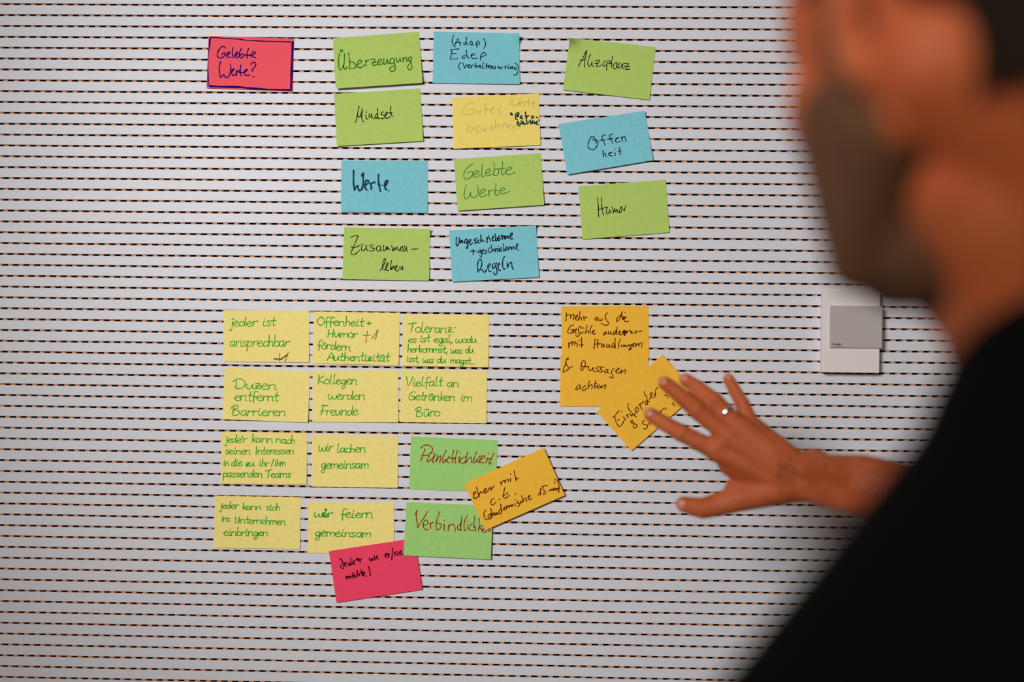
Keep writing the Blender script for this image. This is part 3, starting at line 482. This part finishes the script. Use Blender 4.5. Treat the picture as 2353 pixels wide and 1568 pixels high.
# head
def H(f, l, u): return HC + FH*f + LH*l + UH*u
ell(bm, H(-.012,0,.045), (FH,LH,UH), (.098,.076,.085))          # cranium
ell(bm, H(.030,0,.005), (FH,LH,UH), (.070,.066,.085))           # face
ell(bm, H(.046,0,-.066), (FH,LH,UH), (.050,.056,.060))          # jaw
ell(bm, H(.080,0,-.100), (FH,LH,UH), (.018,.022,.018))          # chin
for s in (-1, 1):
    capsule(bm, H(.002,s*.056,-.050), H(.062,s*.034,-.098), .018, .018)   # jaw line
    capsule(bm, H(.054,s*.040,-.02), H(.062,s*.032,-.082), .027, .022); capsule(bm, H(-.015,s*.042,-.03), NB+LB*s*.025+UP*.04, .034, .045)
    ell(bm, H(.058,s*.042,-.018), (FH,LH,UH), (.028,.027,.038)) # cheek
    ell(bm, H(.046,s*.043,.030), (FH,LH,UH), (.038,.026,.046))
    capsule(bm, H(.093,s*.012,.040), H(.078,s*.046,.038), .008, .007)   # brow
    # ear: rim, lobe and a recessed bowl
    e0 = H(-.004, s*.076, .0)
    for k in range(10):
        t0 = math.radians(-60+33*k); t1 = math.radians(-60+33*(k+1))
        if k > 7: continue
        f_ = lambda t: e0 + FH*(.016*math.cos(t)-.006) + UH*(.030*math.sin(t)+.002) + LH*s*(.008-.007*math.cos(t))
        capsule(bm, f_(t0), f_(t1), .0042, .0042, 10)
    ell(bm, e0+LH*s*.001-UH*.028+FH*.002, (FH,LH,UH), (.008,.005,.009), 16)
    ell(bm, e0-LH*s*.004, (FH,LH,UH), (.018,.006,.027), 16)
    ell(bm, H(.100,s*.012,-.018), (FH,LH,UH), (.009,.007,.006), 12)
capsule(bm, H(.088,0,.030), H(.106,0,-.012), .006, .009)        # nose
capsule(bm, H(.094,-.016,-.046), H(.094,.016,-.046), .006, .006)  # upper lip
capsule(bm, H(.093,-.013,-.056), H(.093,.013,-.056), .006, .006)
# neck and trunk
capsule(bm, H(-.022,0,-.030), NB+UP*.005, .056, .062); capsule(bm, H(.012,0,-.075), NB+FB*.015-UP*.01, .042, .050); capsule(bm, H(.040,0,-.088), NB+FB*.020+UP*.01, .038, .040); capsule(bm, H(.010,.018,-.072), NB+FB*.01+LB*.02, .032, .042)
capsule(bm, H(-.045,0,.0), NB-FB*.02, .045, .055)
capsule(bm, NB-UP*.09-FB*.04, PEL+UP*.1, .065, .10)
capsule(bm, NB-UP*.02, SL-LB*.02+UP*.01, .05, .045); capsule(bm, NB-UP*.02, SR+LB*.02+UP*.01, .05, .045)
for a_, b_, r0, r1 in ((SL,EL,.050,.040),(EL,HL,.040,.027),(SR,ER,.050,.042)): capsule(bm, a_, b_, r0, r1)
# left hand hanging relaxed
d_ = (HL-EL).normalized(); s_ = d_.cross(UP).normalized()
for i in (-1.5,-.5,.5,1.5):
    capsule(bm, HL+s_*i*.008, HL+d_*.085+s_*i*.019, .015, .012)
    capsule(bm, HL+d_*.085+s_*i*.019, HL+d_*.13+s_*i*.021-UP*.012, .0088, .008); capsule(bm, HL+d_*.13+s_*i*.021-UP*.012, HL+d_*.155+s_*i*.021-UP*.035, .008, .0072)
capsule(bm, HL+s_*.02, HL+d_*.05+s_*.045-UP*.012, .015, .0115); capsule(bm, HL+d_*.05+s_*.045-UP*.012, HL+d_*.085+s_*.05-UP*.03, .011, .009)
# right forearm: two bones side by side
MF = hp(1800, 1062, 1.075)
up2 = DOWN*-1
for o1, o2, o3, rr in ((.0095,.009,.004,(.0175,.0245,.040)),(-.0095,-.010,-.004,(.0175,.0255,.040))):
    capsule(bm, WR+up2*o1, MF+up2*o2, rr[0], rr[1]); capsule(bm, MF+up2*o2, ER+up2*o3, rr[1], rr[2])
capsule(bm, MF, ER, .026, .040)
ell(bm, hp(1410, 858, 1.142), (RIGHT,up2,FWD), (.020,.012,.012), 16)          # ulna knob
# right hand (zoom coordinates of the hand, depth)
wl, wh = hp(1290,1080,1.150), hp(1290,900,1.148)
MC = [hp(650,790,1.165), hp(745,668,1.158), hp(850,615,1.158), hp(935,600,1.165)]
WRP = [hp(1230,1060,1.148), hp(1230,1000,1.146), hp(1240,930,1.146), hp(1240,880,1.148)]
for m_, w_, r_ in zip(MC, WRP, (.0135,.0135,.013,.0120)): capsule(bm, m_, w_, r_, .0165)
capsule(bm, MC[0], MC[1], .0125, .0125); capsule(bm, MC[1], MC[2], .012, .012); capsule(bm, MC[2], MC[3], .011, .0105)
capsule(bm, hp(760,900,1.168), hp(1180,1080,1.155), .0140, .020)
capsule(bm, hp(900,760,1.162), hp(1200,980,1.152), .016, .018)
capsule(bm, wl, WR+up2*-.008, .0175, .018); capsule(bm, wh, WR+up2*.008, .0165, .0175)
FING = [  # base, PIP, DIP, tip (zoom x, y, depth), radii
 ([MC[0], hp(385,655,1.172), hp(245,575,1.188), hp(150,512,1.200)], (.0118,.0106,.0095,.0085)),
 ([MC[1], hp(505,478,1.165), hp(355,345,1.185), hp(262,272,1.200)], (.0120,.0109,.0098,.0088)),
 ([MC[2], hp(640,405,1.168), hp(515,305,1.186), hp(422,245,1.200)], (.0110,.0101,.0092,.0083)),
 ([MC[3], hp(858,428,1.176), hp(800,325,1.190), hp(754,240,1.202)], (.0102,.0088,.0081,.0072)),
]
for pts, rr in FING:
    for i in range(3): capsule(bm, pts[i], pts[i+1], rr[i], rr[i+1])
    ell(bm, pts[1]-FWD*.0012, (RIGHT,up2,FWD), (rr[1]*1.08,rr[1]*1.08,rr[1]*1.05), 16)
TH = [hp(1130,1085,1.155), hp(790,1175,1.165), hp(555,1240,1.170), hp(405,1207,1.182)]
for i, (ra, rb) in enumerate(((.0195,.0152),(.0152,.0126),(.0126,.0098))): capsule(bm, TH[i], TH[i+1], ra, rb)
capsule(bm, hp(800,1080,1.168), hp(1100,1040,1.158), .0115, .018)
body = obj('body', sub(remesh(bm, .0024, 7, 'body', M['skin'])), person)
# finger nails
def nail(tip, prev, r_, sc=1.0):
    d = (tip-prev).normalized(); n = (-FWD - d*(-FWD).dot(d)).normalized(); s = d.cross(n)
    b2 = bmesh.new(); c_ = tip - d*r_*.05 + n*(r_*.86)
    ell(b2, c_-person.location, (d, s, n), (r_*.78*sc, r_*.62*sc, r_*.22), 16)
    me = bpy.data.meshes.new('fingernail'); b2.to_mesh(me); b2.free(); me.materials.append(M['nail']); obj('fingernail', me, person, True)
for pts, rr in FING: nail(pts[3], pts[2], rr[3])
nail(TH[3], TH[2], .0092, 1.05)
# wedding ring on the ring finger
pr, mc = FING[2][0][1], FING[2][0][0]
rc = pr.lerp(mc, .44); d = (pr-mc).normalized(); s = d.cross(FWD).normalized(); n = d.cross(s)
vs, fs = [], []; A, B = 40, 10
for i in range(A):
    t = 2*math.pi*i/A; u = s*math.cos(t)+n*math.sin(t)
    for j in range(B):
        p_ = 2*math.pi*j/B; vs.append(rc+u*(.0108+.0010*math.cos(p_))+d*.0024*math.sin(p_)-person.location)
for i in range(A):
    for j in range(B): fs.append((i*B+j, ((i+1)%A)*B+j, ((i+1)%A)*B+(j+1)%B, i*B+(j+1)%B))
tag(obj('wedding_ring', mesh('wedding_ring', vs, fs, M['metal']), person, True), 'polished silver-coloured ring on the ring finger')
# eyes
for s in (-1, 1):
    b2 = bmesh.new(); ell(b2, H(.080, s*.031, .020)-person.location, (FH,LH,UH), (.012,.012,.012), 16)
    me = bpy.data.meshes.new('eye'); b2.to_mesh(me); b2.free(); me.materials.append(M['eye']); obj('eye', me, person, True)
    b2 = bmesh.new(); ell(b2, H(.0895, s*.031, .020)-person.location, (FH,LH,UH), (.003,.005,.005), 12)
    me = bpy.data.meshes.new('pupil'); b2.to_mesh(me); b2.free(); me.materials.append(M['hair']); obj('pupil', me, person, True)
# hair cap, cut away at the face and round the ears
def shell(bmx, keep, m, name, vox=.004, sm=3):
    me = remesh(bmx, vox, sm, name, m)
    b3 = bmesh.new(); b3.from_mesh(me)
    dele = [v_ for v_ in b3.verts if not keep(v_.co)]
    bmesh.ops.delete(b3, geom=dele, context='VERTS'); b3.to_mesh(me); b3.free(); return me
def loc(p): q = p-HC; return q.dot(FH), q.dot(LH), q.dot(UH)
bh = bmesh.new(); ell(bh, H(-.016,0,.047), (FH,LH,UH), (.104,.084,.092)); capsule(bh, H(-.050,0,.02), H(-.048,0,-.045), .058, .050)
def khair(p):
    f_, l_, u_ = loc(p)
    if u_ < -.060: return False
    if f_ > .055+.1*(u_-.06) and u_ < .10: return f_ < .0 or u_ > .085
    if f_ > -.028 and u_ < .030: return False
    return f_ < -.022-.10*(-.06+max(0,-u_)) or u_ > .030
hair = obj('hair', sub(shell(bh, khair, M['hair'], 'hair')), person); tag(hair, 'short dark hair')
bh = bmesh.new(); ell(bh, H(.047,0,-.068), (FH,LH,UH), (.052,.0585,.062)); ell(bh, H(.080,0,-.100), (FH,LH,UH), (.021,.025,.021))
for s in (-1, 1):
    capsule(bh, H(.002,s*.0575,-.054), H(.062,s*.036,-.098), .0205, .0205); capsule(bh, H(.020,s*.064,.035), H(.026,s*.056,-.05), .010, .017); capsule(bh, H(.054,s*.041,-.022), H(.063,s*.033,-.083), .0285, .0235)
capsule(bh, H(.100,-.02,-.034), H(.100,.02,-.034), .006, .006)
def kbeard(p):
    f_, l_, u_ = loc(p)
    return u_ < .045 and f_ > (.012 if u_ > -.03 else -.012) and not (f_ > .085 and -.062 < u_ < -.040 and abs(l_) < .02) and not (u_ > -.004-.25*(f_-.036) and f_ > .036)  # beard also runs up the cheek, standing in for shade on the face
beard = obj('beard', sub(shell(bh, kbeard, M['beard'], 'beard', .0035)), person); tag(beard, 'short dark beard, its upper cheek part standing in for shade')
# shirt
bs = bmesh.new()
capsule(bs, NB-UP*.085-FB*.015, NB.lerp(PEL,.5)-UP*.02, .095, .135); capsule(bs, NB.lerp(PEL,.5)-UP*.02, PEL+UP*.02, .135, .145)
for A_, sg in ((SL,1),(SR,-1)):
    capsule(bs, NB-UP*.045-FB*.01+LB*sg*.03, A_-LB*sg*.01, .060, .068)
    capsule(bs, NB-UP*.15-FB*.03+LB*sg*.04, A_-UP*.10-LB*sg*.05-FB*.01, .095, .080)
    capsule(bs, NB.lerp(PEL,.45)+LB*sg*.055, PEL+LB*sg*.06+UP*.03, .115, .115)
capsule(bs, SL, SL.lerp(EL,.72), .070, .062); capsule(bs, SR, SR.lerp(ER,.55), .066, .058)
capsule(bs, NB-LB*.03-UP*.028, NB+LB*.035-UP*.028, .062, .064); capsule(bs, NB+LB*.02-UP*.03-FB*.01, NB+LB*.03-FB*.065+UP*.018, .064, .056)
capsule(bs, P(2505, 992, .43), SL, .065, .068); capsule(bs, P(2505, 992, .43), NB-UP*.04+LB*.02, .062, .058)
shirt = obj('t_shirt', sub(remesh(bs, .005, 10, 't_shirt', M['shirt'])), person); tag(shirt, 'black T-shirt')
# trousers, shoes
bt = bmesh.new(); capsule(bt, PEL+LB*.05+UP*.05, PEL-LB*.05+UP*.05, .12, .12)
for sg in (1,-1):
    hip = PEL+LB*sg*.085-UP*.02; kn = hip+FB*.03; kn.z = .50; an = kn-FB*.03; an.z = .10
    capsule(bt, hip, kn, .095, .068); capsule(bt, kn, an, .066, .052)
    b2 = bmesh.new(); f0 = Vector((an.x, an.y, 0))
    capsule(b2, f0-FB*.03+UP*.048, f0+FB*.15+UP*.040, .046, .036); capsule(b2, f0+UP*.06, f0+UP*.10, .045, .045)
    for v_ in b2.verts: v_.co.z = max(v_.co.z, .004)
    sh = remesh(b2, .005, 3, 'shoe', M['shoe'])
    zmin = min(v_.co.z for v_ in sh.vertices)
    for v_ in sh.vertices: v_.co.z = v_.co.z-zmin
    obj('shoe', sub(sh), person)
trs = obj('trousers', sub(remesh(bt, .007, 6, 'trousers', M['trouser'])), person); tag(trs, 'dark denim trousers')
# fine hairs along the top of the forearm and wrist
from mathutils.bvhtree import BVHTree
me = body.data; bv = BVHTree.FromPolygons([v_.co for v_ in me.vertices], [p_.vertices[:] for p_ in me.polygons])
vs, fs = [], []
for k in range(2600):
    t = random.random(); px = 1790+t*340; py = random.gauss(1072, 34)
    if t < .12: py = random.gauss(1075, 20)
    org = CAMP-person.location; r_ = ray(px, py).normalized()
    hit, nrm, _, _ = bv.ray_cast(org, r_)
    if hit is None: continue
    dirn = (RIGHT*(-.5+random.gauss(0,.35)) + up2*random.gauss(-.2,.5) + nrm*.30).normalized()
    L = random.uniform(.006,.013); wv = .00006; side = dirn.cross(-FWD).normalized()*wv
    p0 = hit - nrm*.0005; p1 = p0+dirn*L*.55; p2 = p0+dirn*L*.9 - nrm*L*.12
    b0 = len(vs); vs += [p0-side, p0+side, p1-side*.8, p1+side*.8, p2]
    fs += [(b0,b0+1,b0+3,b0+2),(b0+2,b0+3,b0+4)]
ah = obj('arm_hair', mesh('arm_hair', vs, fs, M['armhair']), person); tag(ah, 'brown forearm hair', kind='stuff')

# ceiling luminaires (the lamps behind and above the frame)
for nm, (x, y, sx, sy), lab in (('ceiling_light', (-.4,-2.9,1.6,1.2), 'large white ceiling light at the back of the room'),):
    vs, fs = [], []
    for a_ in ((-sx/2-.03,sx/2+.03,-sy/2-.03,-sy/2),(-sx/2-.03,sx/2+.03,sy/2,sy/2+.03),(-sx/2-.03,-sx/2,-sy/2,sy/2),(sx/2,sx/2+.03,-sy/2,sy/2)):
        addv, addf = box(a_[0],a_[1],a_[2],a_[3],-.10,0); b_ = len(vs); vs += addv; fs += [tuple(b_+i for i in q) for q in addf]
    l_ = obj(nm, mesh(nm, vs, fs, M['lamp'])); l_.location = (x, y, ZT); tag(l_, lab, 'ceiling light')

sl = empty('added_wash_lamp', (-1.5,-2.95,2.40)); tag(sl, 'added, unseen wide round white lamp hanging behind the viewer, aimed at the notes', 'added_spotlight')  # invented body for the added wash light, as wide as its soft source
q = spo.rotation_euler.to_matrix()
bmx = bmesh.new()
z_ = q @ Vector((0,0,1))
prof = [(.425,.02),(.43,.02),(.43,.05),(.20,.14),(.05,.16)]
rings = [[bmx.verts.new(q @ Vector((r_*math.cos(2*math.pi*i/32), r_*math.sin(2*math.pi*i/32), z0_))) for i in range(32)] for r_, z0_ in prof]
for A_, B_ in zip(rings, rings[1:]):
    for i in range(32): bmx.faces.new((A_[i], A_[(i+1)%32], B_[(i+1)%32], B_[i]))
bmx.faces.new(rings[-1])
me = bpy.data.meshes.new('shade'); bmx.to_mesh(me); bmx.free(); me.materials.append(M['lamp']); obj('added_lamp_shade', me, sl, True)
b2 = bmesh.new(); capsule(b2, z_*.15, Vector((0,0,ZT-2.40-.01)), .012, .012, 12)
me = bpy.data.meshes.new('added_lamp_stem'); b2.to_mesh(me); b2.free(); me.materials.append(M['lamp']); obj('added_lamp_stem', me, sl, True)
